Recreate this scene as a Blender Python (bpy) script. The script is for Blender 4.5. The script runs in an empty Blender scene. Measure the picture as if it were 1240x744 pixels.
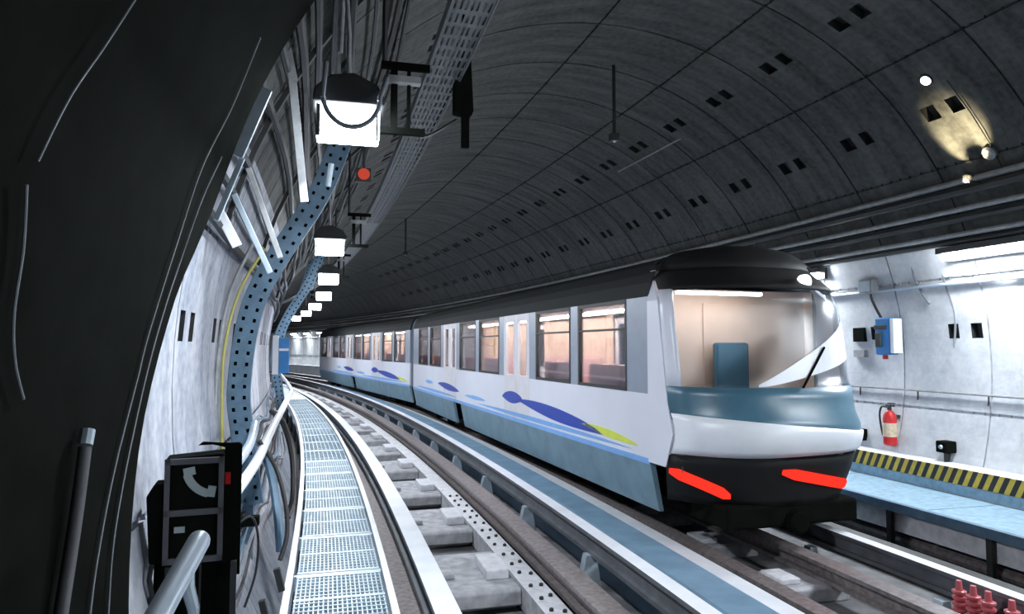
import bpy, math, random
from mathutils import Vector, Matrix
random.seed(7)
R = 147.0            # the tunnel curves to the left with this radius
A0, Z0, RT = 3.22, 2.30, 4.15   # tunnel bore: centre offset, centre height, radius
sc = bpy.context.scene
COL = sc.collection
pi = math.pi

def W(s, a, z):
    return Vector(((R + a) * math.cos(s / R) - R, (R + a) * math.sin(s / R), z))

# ------------------------------------------------------------------ materials
def _mat(name):
    m = bpy.data.materials.new(name); m.use_nodes = True
    nt = m.node_tree; nt.nodes.clear()
    out = nt.nodes.new('ShaderNodeOutputMaterial')
    return m, nt, out

def pbr(name, col, rough=.6, metal=0., var=.25, scale=6., bump=0., spec=.5, col2=None, det=6, stretch=(1, 1, 1)):
    m, nt, out = _mat(name)
    b = nt.nodes.new('ShaderNodeBsdfPrincipled')
    tc = nt.nodes.new('ShaderNodeTexCoord')
    mp = nt.nodes.new('ShaderNodeMapping'); mp.inputs['Scale'].default_value = stretch
    nz = nt.nodes.new('ShaderNodeTexNoise'); nz.inputs['Scale'].default_value = scale; nz.inputs['Detail'].default_value = det
    nt.links.new(tc.outputs['Object'], mp.inputs['Vector']); nt.links.new(mp.outputs[0], nz.inputs['Vector'])
    rp = nt.nodes.new('ShaderNodeValToRGB')
    rp.color_ramp.elements[0].position = .3; rp.color_ramp.elements[1].position = .72
    c1 = tuple(c * (1 - var) for c in col) if col2 is None else col2
    rp.color_ramp.elements[0].color = (*c1, 1); rp.color_ramp.elements[1].color = (*col, 1)
    nt.links.new(nz.outputs['Fac'], rp.inputs[0]); nt.links.new(rp.outputs[0], b.inputs['Base Color'])
    b.inputs['Roughness'].default_value = rough; b.inputs['Metallic'].default_value = metal
    b.inputs['Specular IOR Level'].default_value = spec
    if bump:
        bp = nt.nodes.new('ShaderNodeBump'); bp.inputs['Strength'].default_value = bump; bp.inputs['Distance'].default_value = .02
        nt.links.new(nz.outputs['Fac'], bp.inputs['Height']); nt.links.new(bp.outputs[0], b.inputs['Normal'])
    nt.links.new(b.outputs[0], out.inputs[0])
    return m

def emis(name, col, st):
    m, nt, out = _mat(name)
    e = nt.nodes.new('ShaderNodeEmission'); e.inputs[0].default_value = (*col, 1); e.inputs[1].default_value = st
    nt.links.new(e.outputs[0], out.inputs[0]); return m

def glass(name, tint=(.92, .94, .97), refl=.1, k=.8, rough=.05):
    m, nt, out = _mat(name)
    t = nt.nodes.new('ShaderNodeBsdfTransparent'); t.inputs[0].default_value = (*tint, 1)
    g = nt.nodes.new('ShaderNodeBsdfGlossy'); g.inputs['Roughness'].default_value = rough
    x = nt.nodes.new('ShaderNodeMixShader')
    fr = nt.nodes.new('ShaderNodeFresnel'); fr.inputs[0].default_value = 1.45
    mu = nt.nodes.new('ShaderNodeMath'); mu.operation = 'MULTIPLY_ADD'; mu.inputs[1].default_value = k; mu.inputs[2].default_value = refl * .4
    nt.links.new(fr.outputs[0], mu.inputs[0]); nt.links.new(mu.outputs[0], x.inputs[0])
    nt.links.new(t.outputs[0], x.inputs[1]); nt.links.new(g.outputs[0], x.inputs[2]); nt.links.new(x.outputs[0], out.inputs[0])
    return m

def lining_mat(name, lo, hi, st=(2.2, .35, 1), grain=.45):
    """cast concrete segments: grime streaks running round the bore, fine grain, stains"""
    m, nt, out = _mat(name)
    b = nt.nodes.new('ShaderNodeBsdfPrincipled'); b.inputs['Roughness'].default_value = .8
    uv = nt.nodes.new('ShaderNodeUVMap'); uv.uv_map = 'UVMap'
    mp = nt.nodes.new('ShaderNodeMapping'); mp.inputs['Scale'].default_value = st
    n1 = nt.nodes.new('ShaderNodeTexNoise'); n1.inputs['Scale'].default_value = 2.2; n1.inputs['Detail'].default_value = 9; n1.inputs['Roughness'].default_value = .65
    n2 = nt.nodes.new('ShaderNodeTexNoise'); n2.inputs['Scale'].default_value = 14; n2.inputs['Detail'].default_value = 6
    nt.links.new(uv.outputs[0], mp.inputs[0]); nt.links.new(mp.outputs[0], n1.inputs['Vector']); nt.links.new(uv.outputs[0], n2.inputs['Vector'])
    mx = nt.nodes.new('ShaderNodeMath'); mx.operation = 'MULTIPLY_ADD'; mx.inputs[1].default_value = grain
    nt.links.new(n2.outputs['Fac'], mx.inputs[0]); nt.links.new(n1.outputs['Fac'], mx.inputs[2])
    rp = nt.nodes.new('ShaderNodeValToRGB')
    rp.color_ramp.elements[0].position = .5; rp.color_ramp.elements[0].color = (*lo, 1)
    rp.color_ramp.elements[1].position = .88; rp.color_ramp.elements[1].color = (*hi, 1)
    nt.links.new(mx.outputs[0], rp.inputs[0]); nt.links.new(rp.outputs[0], b.inputs['Base Color'])
    bp = nt.nodes.new('ShaderNodeBump'); bp.inputs['Strength'].default_value = .35; bp.inputs['Distance'].default_value = .02
    nt.links.new(mx.outputs[0], bp.inputs['Height']); nt.links.new(bp.outputs[0], b.inputs['Normal'])
    nt.links.new(b.outputs[0], out.inputs[0]); return m

M = dict(
    lin_wall=lining_mat('pale concrete lining', (.46, .48, .51), (.70, .71, .73), (.9, .6, 1), .35),
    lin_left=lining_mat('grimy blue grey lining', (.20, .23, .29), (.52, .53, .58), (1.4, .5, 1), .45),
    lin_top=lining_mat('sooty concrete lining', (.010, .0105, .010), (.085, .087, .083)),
    black=pbr('black and wall shade', (.008, .009, .0075), .95, var=.4, spec=.02),  # black parts; also paints the shade of the near wall
    dark=pbr('dark steel and pocket shade', (.03, .032, .033), .55, var=.4),
    floor=pbr('dirty track slab', (.20, .20, .21), .85, scale=5, bump=.3, var=.55),
    slab=pbr('sleeper concrete', (.50, .50, .53), .8, scale=9, bump=.4, var=.45),
    plate=pbr('pale plinth concrete', (.72, .72, .76), .75, scale=12, var=.3),
    bar=pbr('pale guide bar steel', (.83, .85, .90), .42, 0., var=.14, scale=4),
    barside=pbr('dull bar flank', (.16, .17, .19), .5, .3, var=.4),
    rust=pbr('brown running steel', (.30, .27, .27), .42, .35, col2=(.15, .12, .115), scale=7, stretch=(3, 3, 3)),
    galv=pbr('galvanised steel', (.52, .62, .70), .42, .35, var=.25, scale=10),
    galvb=pbr('blue galvanised steel', (.13, .22, .31), .45, .2, var=.35, scale=10),
    grat=pbr('walkway grating steel', (.58, .70, .78), .4, .2, var=.25, scale=10),
    bluep=pbr('blue grey duct cover', (.17, .30, .42), .5, .0, var=.3, scale=4),
    deckb=pbr('pale blue deck plate', (.30, .45, .56), .5, .1, var=.35, scale=14),
    bluebox=pbr('blue paint', (.03, .22, .55), .4, var=.2),
    white=pbr('white enamel', (.85, .87, .92), .35, var=.06),
    yellow=pbr('yellow paint', (.75, .52, .06), .55, var=.25, scale=14),
    yblack=pbr('black paint', (.02, .02, .02), .6, var=.3),
    red=pbr('red enamel', (.55, .02, .02), .3, var=.2),
    rubber=pbr('black rubber cable', (.016, .016, .018), .5, var=.2),
    dimc=pbr('shaded grey cable', (.05, .055, .06), .6, var=.4),  # darker copy of the grey cable, dim light on the vault put into colour
    greyc=pbr('grey cable', (.22, .24, .27), .5, var=.2),
    pipe=pbr('pale blue pipe', (.55, .64, .74), .3, .15, var=.15),
    trayg=pbr('dusty tray steel', (.17, .18, .19), .5, .2, var=.35, scale=12),
    sootpipe=pbr('dusty pipe', (.36, .37, .38), .5, .1, var=.4, scale=12),
    ycable=pbr('yellow green cable', (.50, .46, .12), .5, var=.2),
    body=pbr('white lavender body paint', (.78, .79, .88), .28, var=.05, scale=2),
    grey=pbr('grey blue pillar paint', (.30, .34, .42), .35, var=.1),
    skirt=pbr('blue grey skirt paint', (.22, .34, .42), .4, var=.3, scale=3),
    roof=pbr('dark roof paint', (.010, .011, .012), .7, var=.3, spec=.25),
    livb=pbr('deep blue livery film', (.02, .06, .42), .35, var=.1),
    livs=pbr('sky blue livery film', (.22, .45, .85), .35, var=.1),
    livy=pbr('lime livery film', (.72, .80, .10), .35, var=.1),
    teal=pbr('teal cab panel', (.07, .17, .24), .35, var=.3, scale=3),
    peach=pbr('peach interior laminate', (.85, .62, .50), .5, var=.08),
    lav=pbr('pale interior laminate', (.72, .70, .74), .5, var=.08),
    seat=pbr('pink seat shell', (.72, .42, .42), .5, var=.1),
    glass=glass('window glass'),
    screen=glass('windscreen glass', (.90, .93, .95), .0, .12, .28),
    lamp=emis('lamp diffuser', (.84, .92, 1.0), 30.),
    lamp_side=emis('far lamp diffuser', (.84, .92, 1.0), 20.),
    walltube=emis('wall tube', (.88, .95, 1.0), 130.),
    spot=emis('round lamp lens', (.9, .93, 1.), 14.),
    warm=emis('warm lamp lens', (1., .78, .42), 1.5),
    strip=emis('saloon strip light', (1., .90, .80), 85.),
    cabstrip=emis('cab strip light', (1., .93, .86), 22.),
    tail=emis('red tail lamp lens', (1., .035, .02), 1.25),
    redl=emis('red signal lens', (1., .12, .07), .5),
    standin=emis('white stand-in lens', (.9, .94, 1.), 4.),
    icon=pbr('faded grey green print', (.36, .43, .42), .6, var=.15),
    insul=pbr('red brown insulator', (.62, .14, .16), .3, var=.2),
)

# ------------------------------------------------------------------ mesh builder
class MB:
    def __init__(s): s.v = []; s.f = []; s.m = []; s.uv = {}; s.smooth = False
    def add(s, vs, fs, mi=0):
        n = len(s.v); s.v += [Vector(v) for v in vs]
        s.f += [tuple(i + n for i in f) for f in fs]; s.m += [mi] * len(fs); return s
    def box(s, x0, x1, y0, y1, z0, z1, mi=0, tf=None):
        vs = [Vector((x, y, z)) for z in (z0, z1) for y in (y0, y1) for x in (x0, x1)]
        if tf: vs = [tf @ v for v in vs]
        return s.add(vs, [(0, 2, 3, 1), (4, 5, 7, 6), (0, 1, 5, 4), (2, 6, 7, 3), (0, 4, 6, 2), (1, 3, 7, 5)], mi)
    def tube(s, pts, r, n=8, mi=0, cap=True):
        pts = [Vector(p) for p in pts]; rings = []; up = Vector((0, 0, 1)); prev = None
        for i, p in enumerate(pts):
            t = (pts[min(i + 1, len(pts) - 1)] - pts[max(i - 1, 0)]).normalized()
            if prev is None:
                u = t.cross(up)
                if u.length < .1: u = t.cross(Vector((1, 0, 0)))
            else: u = prev - t * prev.dot(t)
            u.normalize(); w = t.cross(u); prev = u
            rr = r[i] if isinstance(r, (list, tuple)) else r
            rings.append([p + u * (math.cos(2 * pi * k / n) * rr) + w * (math.sin(2 * pi * k / n) * rr) for k in range(n)])
        vs = [v for q in rings for v in q]; fs = []
        for i in range(len(rings) - 1):
            for k in range(n):
                a = i * n + k; b = i * n + (k + 1) % n; fs.append((a, b, b + n, a + n))
        if cap: fs += [tuple(range(n))[::-1], tuple((len(rings) - 1) * n + k for k in range(n))]
        return s.add(vs, fs, mi)
    def sweep(s, prof, s0, s1, step=1., mi=0, mis=None, cap=True):
        """closed profile [(a,z)] swept along the track"""
        n = max(1, int(math.ceil((s1 - s0) / step))); k = len(prof)
        vs = [W(s0 + (s1 - s0) * i / n, a, z) for i in range(n + 1) for a, z in prof]; base = len(s.v)
        s.v += vs
        for i in range(n):
            for j in range(k):
                a = base + i * k + j; b = base + i * k + (j + 1) % k
                s.f.append((a, a + k, b + k, b)); s.m.append(mis[j] if mis else mi)
        if cap:
            s.f.append(tuple(base + j for j in range(k))); s.m.append(mi)
            s.f.append(tuple(base + n * k + j for j in range(k))[::-1]); s.m.append(mi)
        return s
    def lathe(s, prof, n=20, mi=0, c=(0, 0, 0), tf=None):
        vs = []
        for r, z in prof:
            for k in range(n):
                v = Vector((c[0] + r * math.cos(2 * pi * k / n), c[1] + r * math.sin(2 * pi * k / n), c[2] + z))
                vs.append(tf @ v if tf else v)
        fs = [(i * n + k, i * n + (k + 1) % n, (i + 1) * n + (k + 1) % n, (i + 1) * n + k) for i in range(len(prof) - 1) for k in range(n)]
        fs += [tuple(range(n))[::-1], tuple((len(prof) - 1) * n + k for k in range(n))]
        return s.add(vs, fs, mi)
    def prism(s, poly, y0, y1, mi=0, ax='y', tf=None):
        """poly in (x,z) extruded along y (ax='y') or in (y,z) extruded along x (ax='x')"""
        k = len(poly)
        mk = (lambda p, y: Vector((p[0], y, p[1]))) if ax == 'y' else (lambda p, y: Vector((y, p[0], p[1])))
        vs = [mk(p, y0) for p in poly] + [mk(p, y1) for p in poly]
        if tf: vs = [tf @ v for v in vs]
        fs = [tuple(range(k)), tuple(range(2 * k - 1, k - 1, -1))] + [(j, j + k, (j + 1) % k + k, (j + 1) % k) for j in range(k)]
        return s.add(vs, fs, mi)
    def build(s, name, mats, parent=None, bevel=0., smooth=False, world=False, fix=True):
        """world=True: vertices are world coordinates; the origin moves to the base of the mesh"""
        me = bpy.data.meshes.new(name)
        off = Vector((0, 0, 0))
        if world:
            xs = [v.x for v in s.v]; ys = [v.y for v in s.v]; zs = [v.z for v in s.v]
            off = Vector(((min(xs) + max(xs)) / 2, (min(ys) + max(ys)) / 2, min(zs)))
        me.from_pydata([v - off for v in s.v], [], s.f)
        if not isinstance(mats, (list, tuple)): mats = [mats]
        for m in mats: me.materials.append(M[m] if isinstance(m, str) else m)
        me.polygons.foreach_set('material_index', s.m)
        if fix:
            import bmesh
            bm = bmesh.new(); bm.from_mesh(me); bmesh.ops.recalc_face_normals(bm, faces=bm.faces); bm.to_mesh(me); bm.free()
        if smooth: me.polygons.foreach_set('use_smooth', [True] * len(me.polygons))
        me.update()
        o = bpy.data.objects.new(name, me); COL.objects.link(o)
        o.location = off
        if parent is not None:
            o.parent = parent
            if world: o.location = off - parent.location   # roots of swept things carry no rotation
        if bevel:
            bv = o.modifiers.new('bevel', 'BEVEL'); bv.width = bevel; bv.segments = 2; bv.limit_method = 'ANGLE'
        if smooth:
            try:
                me.set_sharp_from_angle(angle=math.radians(40))
            except Exception: pass
        return o

def tag(o, label=None, cat=None, group=None, kind=None):
    if label: o['label'] = label
    if cat: o['category'] = cat
    if group: o['group'] = group
    if kind: o['kind'] = kind
    return o

def root(name, s, a, z, label, cat, group=None, rot=True):
    o = bpy.data.objects.new(name, None); COL.objects.link(o); o.empty_display_size = .2
    o.location = W(s, a, z)
    if rot: o.rotation_euler = (0, 0, s / R)
    return tag(o, label, cat, group)

def copy_tree(o, parent=None):
    c = o.copy(); COL.objects.link(c)
    if parent is not None: c.parent = parent
    for ch in list(o.children): copy_tree(ch, c)
    return c

def put(o, s, a, z):
    o.location = W(s, a, z); o.rotation_euler = (0, 0, s / R)

ORD = ['nearest', 'second', 'third', 'fourth', 'fifth', 'sixth', 'seventh', 'eighth', 'ninth', 'tenth', 'eleventh', 'twelfth']

# ------------------------------------------------------------------ tunnel shell
def ring_pt(s, ang, r):
    return W(s, A0 + r * math.cos(ang), Z0 + r * math.sin(ang))

POCK = [5.5, 24, 42, 62, 82, 103, 122, 140, 158, 175.5]
def lining(name, a0, a1, mat, s0, s1, pock=True, rad=RT):
    d = math.degrees
    br = [a0, a1]
    for p in POCK:
        for q in (p - 1.25, p + 1.25):
            if a0 < q < a1: br.append(q)
    for q in (14.5, 33, 52, 72, 92, 113, 131, 149, 167, -8, 188):      # longitudinal joints
        if a0 < q < a1: br += [q - .22, q + .22]
    br = sorted(set(br)); out = [br[0]]
    for b in br[1:]:
        g = b - out[-1]; n = max(1, int(math.ceil(g / 4.)))
        st = out[-1]; out += [st + g * i / n for i in range(1, n + 1)]
    ang = out
    offs = [0, .025, .09, .23, .39, .53, .67, .81, .98, 1.12]
    k0 = int(math.floor((s0 - 6.55) / 1.2)); ss = []
    k = k0
    while 6.55 + 1.2 * k < s1:
        base = 6.55 + 1.2 * k
        use = offs if base < 34 else [0, .025, .6]
        ss += [(base + o, i if base < 34 else -1 if i else 0) for i, o in enumerate(use)]
        k += 1
    mb = MB(); idx = {}; uvs = {}
    def V(i, j, r):
        key = (i, j, round(r, 4))
        if key not in idx:
            idx[key] = len(mb.v); s, _ = ss[i]
            skew = .35 * math.cos(math.radians(ang[j]))   # the ring joints lie slightly askew
            mb.v.append(ring_pt(s - skew * .35, math.radians(ang[j]), r)); uvs[idx[key]] = (s, math.radians(ang[j]) * RT)
        return idx[key]
    for i in range(len(ss) - 1):
        oi = ss[i][1]; joint = (oi == 0)
        for j in range(len(ang) - 1):
            mid = (ang[j] + ang[j + 1]) / 2; w = ang[j + 1] - ang[j]
            lj = w < .5
            r = rad
            pk = False
            if pock and ss[i][0] < 34:
                near = min(POCK, key=lambda p: abs(p - mid))
                if abs(near - mid) < .9 and abs(w - 2.5) < .05:
                    hi = 30 < near < 150
                    pk = oi in ((5, 7) if hi else (2, 4)) if True else False
                    if pk and near in (24, 82, 103): pk = False
            if pk: r = rad + .10
            elif joint or lj: r = rad + .018
            f = (V(i, j, r), V(i, j + 1, r), V(i + 1, j + 1, r), V(i + 1, j, r)); mb.f.append(f); mb.m.append(1 if pk else 0)  # pocket faces painted dark, their recess shade put into the colour
            if r > rad:   # side walls of grooves and pockets
                c = [(i, j), (i, j + 1), (i + 1, j + 1), (i + 1, j)]
                for q in range(4):
                    p0, p1 = c[q], c[(q + 1) % 4]
                    mb.f.append((V(*p0, rad), V(*p1, rad), V(*p1, r), V(*p0, r))); mb.m.append(1 if pk else 0)
    o = mb.build(name, [mat, 'dark'], world=True, fix=False)
    uvl = o.data.uv_layers.new(name='UVMap')
    for lp in o.data.loops: uvl.data[lp.index].uv = uvs[lp.vertex_index]
    return tag(o, kind='structure')

tag(lining('wall_right', -29, 20, 'lin_wall', -3, 100), 'pale concrete tunnel wall on the right behind the train')
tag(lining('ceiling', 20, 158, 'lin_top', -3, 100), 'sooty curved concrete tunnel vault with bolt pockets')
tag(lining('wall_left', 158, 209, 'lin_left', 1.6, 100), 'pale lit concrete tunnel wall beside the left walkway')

# near wall in shade, painted black: thick ring with a slightly askew end
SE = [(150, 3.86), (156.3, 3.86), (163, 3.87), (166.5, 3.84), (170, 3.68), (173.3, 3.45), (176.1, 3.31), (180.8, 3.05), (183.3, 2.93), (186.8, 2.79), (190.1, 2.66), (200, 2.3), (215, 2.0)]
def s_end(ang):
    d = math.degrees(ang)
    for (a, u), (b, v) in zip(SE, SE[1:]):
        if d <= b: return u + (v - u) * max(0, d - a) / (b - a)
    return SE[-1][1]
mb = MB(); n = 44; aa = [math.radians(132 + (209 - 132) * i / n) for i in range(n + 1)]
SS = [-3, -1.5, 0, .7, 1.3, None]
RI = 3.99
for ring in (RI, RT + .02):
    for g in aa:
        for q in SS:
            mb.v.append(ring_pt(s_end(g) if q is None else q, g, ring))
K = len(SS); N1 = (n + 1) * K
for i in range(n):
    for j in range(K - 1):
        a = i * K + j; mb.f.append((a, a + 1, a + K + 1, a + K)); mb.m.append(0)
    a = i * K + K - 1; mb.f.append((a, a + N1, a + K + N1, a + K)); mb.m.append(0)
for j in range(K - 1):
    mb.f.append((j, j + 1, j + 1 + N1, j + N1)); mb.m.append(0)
dk = mb.build('wall_left', 'black', world=True); tag(dk, 'near section of tunnel wall at the left edge, its shade painted black', kind='structure')

def on_ring(pts, r):   # [(s, angle in degrees)]
    return [ring_pt(s, math.radians(d), r) for s, d in pts]
def smooth_pts(p, k=6):
    p = [Vector(q) for q in p]; out = []
    for i in range(len(p) - 1):
        p0 = p[max(i - 1, 0)]; p1 = p[i]; p2 = p[i + 1]; p3 = p[min(i + 2, len(p) - 1)]
        for t in range(k):
            t /= k
            out.append(.5 * ((2 * p1) + (p2 - p0) * t + (2 * p0 - 5 * p1 + 4 * p2 - p3) * t * t + (3 * p1 - p0 - 3 * p2 + p3) * t ** 3))
    return out + [p[-1]]

# floor and its parts
mb = MB(); mb.sweep([(-.62, .30), (7.05, .30), (7.05, .05), (-.62, .05)], -3, 100, 1.5)
tag(mb.build('floor', 'floor', world=True), 'grey concrete track bed under both tracks', kind='structure')

# ------------------------------------------------------------------ bench along the right wall
mb = MB(); mb.sweep([(6.86, .30), (6.86, 1.12), (7.24, 1.12), (7.18, .30)], -1, 70, 1.)
tag(mb.build('trim_1', 'lin_wall', world=True), 'low concrete ledge along the foot of the right wall', kind='structure')
o = COL.objects['trim_1']; uvl = o.data.uv_layers.new(name='UVMap')
for lp in o.data.loops:
    v = o.data.vertices[lp.vertex_index].co; uvl.data[lp.index].uv = (v.y, v.x + v.z)
mb = MB(); s = 3.0; st = .060; k = 0
while s < 40:
    z0, z1 = .945, 1.125; sk = -.085
    q = [W(s, 6.852, z0), W(s + st, 6.852, z0), W(s + st + sk, 6.852, z1), W(s + sk, 6.852, z1)]
    b = [W(s, 6.862, z0), W(s + st, 6.862, z0), W(s + st + sk, 6.862, z1), W(s + sk, 6.862, z1)]
    mb.add(q + b, [(0, 1, 2, 3), (7, 6, 5, 4), (0, 4, 5, 1), (2, 6, 7, 3)], k % 2); s += st; k += 1
HZ = tag(mb.build('hazard_stripe', ['yellow', 'yblack'], world=True, fix=False), 'yellow and black hazard striping along the edge of the right ledge', 'marking')

mb = MB(); mb.sweep([(6.846, .835), (6.846, .94), (6.859, .94), (6.859, .835)], -1, 40, .8)
tag(mb.build('kick_plate', 'deckb', world=True), 'pale blue kick plate between right walkway and hazard stripes', 'kick plate')
# right walkway: blue-grey plates on posts
wk = root('walkway', 6, 6.4, .3, 'raised blue-grey service walkway on steel posts along the right wall', 'walkway', rot=False)
mb = MB()
for i in range(14):
    s0 = 2.2 + i * 1.9
    p = MB(); p.sweep([(5.87, .80), (5.87, .82), (6.845, .82), (6.845, .80)], s0 + .008, s0 + 1.892, .5); p.build('deck_plate', 'deckb', wk, world=True)
p = MB(); p.sweep([(5.80, .74), (5.80, .835), (5.865, .835), (5.865, .74)], 2, 30, .8); p.build('edge_beam', 'galvb', wk, world=True)
for i in range(13):
    s0 = 4.1 + i * 1.15; p = MB()
    def tb(a0, a1, z0, z1, ds): p.sweep([(a0, z0), (a0, z1), (a1, z1), (a1, z0)], s0 - ds, s0 + ds, 1)
    tb(5.815, 5.865, .30, .74, .03); tb(5.78, 5.90, .30, .32, .06)
    p.build('post', 'dark', wk, world=True)
mb = MB(); mb.sweep([(5.875, .52), (5.875, .74), (5.895, .74), (5.895, .52)], 2, 40, 1.)
tag(mb.build('fascia_panel', 'plate', world=True), 'whitish fascia panel below the edge of the right walkway', 'panel')
mb = MB(); pts = [W(2 + i * .8, 6.0, .40) for i in range(46)]; mb.tube(pts, .065, 10)
tag(mb.build('cable_pipe', 'rust', world=True), 'brown pipe lying under the edge of the right walkway', 'pipe')

# ------------------------------------------------------------------ tracks
def bar(name, a, w, ztop, h, mats, label, cat, s0=-.5, s1=60, bevel=.008, group=None):
    b = MB(); b.sweep([(a - w / 2, ztop - h), (a - w / 2, ztop), (a + w / 2, ztop), (a + w / 2, ztop - h)], s0, s1, 1., mis=[1, 0, 1, 1], mi=1)
    return tag(b.build(name, mats, world=True), label, cat, group)
def ibeam(name, a, w, z0, z1, mat, label, cat, s1=60, topmat=None):
    t = .035; wt = .03; h = w / 2
    pr = [(a - h, z0), (a - h, z0 + t), (a - wt, z0 + t), (a - wt, z1 - t), (a - h, z1 - t), (a - h, z1), (a + h, z1), (a + h, z1 - t), (a + wt, z1 - t), (a + wt, z0 + t), (a + h, z0 + t), (a + h, z0)]
    b = MB(); b.sweep(pr, -.5, s1, 1., mis=[1, 1, 1, 1, 1, 0, 1, 1, 1, 1, 1, 1], mi=1)
    return tag(b.build(name, [topmat or mat, mat], world=True), label, cat)

# near track
ibeam('running_beam', .53, .22, .32, .52, 'rust', 'brown steel running beam beside the left walkway', 'rail', topmat='rust')
ibeam('guide_bar', .665, .165, .62, .83, 'barside', 'white-topped guide bar left of the near sleepers', 'guide bar', topmat='bar')
ibeam('running_beam', 1.86, .20, .48, .66, 'rust', 'brown steel running beam on the right side of the near track', 'rail')
ibeam('guide_bar', 2.24, .13, .66, .85, 'barside', 'long white guide bar on brackets between near track and blue duct', 'guide bar', topmat='bar')
bar('plinth', 1.60, .20, .52, .20, ['plate', 'slab'], 'whitish concrete plinth with bolt heads beside the brown running beam', 'plinth')
bar('plinth', 2.08, .16, .44, .14, ['plate', 'slab'], 'pale concrete strip between the brown running beam and the long white guide bar', 'plinth')
# duct between the tracks
dr = MB(); dr.sweep([(2.46, .30), (2.46, .72), (2.50, .74), (2.82, .74), (2.86, .72), (2.86, .30)], -.5, 60, 1.)
tag(dr.build('cable_duct', 'bluep', world=True), 'long blue-grey cable duct lying between the two tracks', 'cable duct')
# far track
ibeam('guide_bar', 3.12, .19, .40, .61, 'barside', 'white guide bar along the left side of the train track', 'guide bar', topmat='bar')
ibeam('running_beam', 4.22, .17, .44, .60, 'rust', 'brown steel running beam emerging from under the train', 'rail')
ibeam('running_beam', 3.41, .16, .44, .585, 'rust', 'dull brown running beam on the left side of the train track', 'rail')
ibeam('guide_bar', 4.78, .12, .52, .70, 'barside', 'white guide bar on the right side of the train track', 'guide bar', topmat='bar')

# sleepers (near track)
slp = root('concrete_sleeper', 5.7, 1.15, .30, '', 'sleeper')
b = MB(); b.prism([(.12, 0), (.12, .06), (0, .06), (0, .175), (.03, .20), (1.10, .20), (1.15, .17), (1.15, 0)], -.34, .345, ax='x'); b.build('sleeper_body', 'slab', slp, bevel=.012)
b = MB(); b.box(.10, .30, .25, .75, .20, .29); b.build('rail_chair', 'plate', slp, bevel=.015)
b = MB(); b.box(-.30, -.16, .35, .75, .20, .25); b.build('bolt_pad', 'slab', slp, bevel=.01)
S0, DS = 5.74, 1.92
for k in range(-1, 17):
    o = slp if k == -1 else copy_tree(slp)
    put(o, S0 + DS * k, 1.15, .30)
    if k < 9: o['label'] = 'pale concrete sleeper of the near track, %s from the camera' % ORD[k + 1]
    else: o['label'] = 'small distant sleeper where the near track curves away'
    o['group'] = 'concrete sleepers of the near track'
# sleepers (far track)
sl2 = root('concrete_sleeper', 5.3, 3.9, .30, '', 'sleeper')
b = MB(); b.prism([(0, 0), (0, .12), (.04, .14), (.50, .14), (.54, .12), (.54, 0)], -.35, .52, ax='x'); b.build('sleeper_body', 'slab', sl2, bevel=.012)
b = MB(); b.box(-.1, .1, .1, .4, .14, .19); b.build('bolt_pad', 'plate', sl2, bevel=.01)
for k in range(4):
    o = sl2 if k == 0 else copy_tree(sl2)
    put(o, 4.0 + 1.3 * k, 3.82, .30)
    o['label'] = 'pale concrete sleeper in front of the train, %s from the camera' % ORD[k]; o['group'] = 'concrete sleepers of the train track'
# guide bar brackets
def bracket(a, z0, z1, w):
    r = root('guide_bar_bracket', 5, a, .30, '', 'bracket')
    b = MB(); b.prism([(-w, 0), (w * .8, 0), (w * .35, z1 - .3), (-w * .35, z1 - .3)], -.05, .05); b.prism([(-w * .2, 0), (w, 0), (w * .5, (z1 - .3) * .9)], .06, .09)
    b.build('web', 'galv', r)
    b = MB(); b.box(-w * 1.1, w * 1.1, -.10, .14, 0, .03); b.build('foot_plate', 'galv', r, bevel=.004)
    return r
br = bracket(2.20, .3, .67, .13)
for k in range(-1, 15):
    o = br if k == -1 else copy_tree(br)
    put(o, 5.95 + DS * k, 2.18, .30)
    o['label'] = ('pale steel bracket under the long white guide bar, %s from the camera' % ORD[k + 1]) if k < 8 else 'tiny distant bracket under the long white guide bar'
    o['group'] = 'brackets of the near guide bar'
br2 = bracket(4.6, .3, .52, .10)
for k in range(3):
    o = br2 if k == 0 else copy_tree(br2)
    put(o, 4.62 + 1.5 * k, 4.60, .30)
    o['label'] = 'pale steel bracket under the right guide bar, %s from the camera' % ORD[k]; o['group'] = 'brackets of the right guide bar'
# bolts on the plinth
bl = MB(); bl.lathe([(.018, 0), (.018, .018), (.010, .024)], 6); bo = bl.build('plinth_bolt', 'dark')
for k in range(36):
    o = bo if k == 0 else bo.copy()
    if k: COL.objects.link(o)
    put(o, 4.2 + .30 * (k // 2) + (.05 if k % 3 == 0 else 0), 1.60 + (.05 if k % 2 else -.04), .52)
    tag(o, 'small dark bolt head in the whitish plinth of the near track', 'bolt', 'bolt heads in the whitish plinth')
# red insulators by the right guide bar
ins = root('insulator', 4.6, 4.6, .30, '', 'insulator')
b = MB(); pr = [(.025, 0)]
for i in range(5): pr += [(.05, .03 + i * .045), (.05, .045 + i * .045), (.025, .05 + i * .045)]
b.lathe(pr + [(.02, .30)], 14); b.build('ribbed_body', 'insul', ins)
b = MB(); b.lathe([(.05, -.12), (.05, .02)], 12); b.build('base', 'dark', ins)
for k in range(5):
    o = ins if k == 0 else copy_tree(ins)
    put(o, 3.92 + .12 * k + (.06 if k > 1 else 0), 4.60, .42)
    o['label'] = 'red ribbed insulator beside the right guide bar, %s from the camera' % ORD[k]; o['group'] = 'red insulators by the right guide bar'
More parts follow.
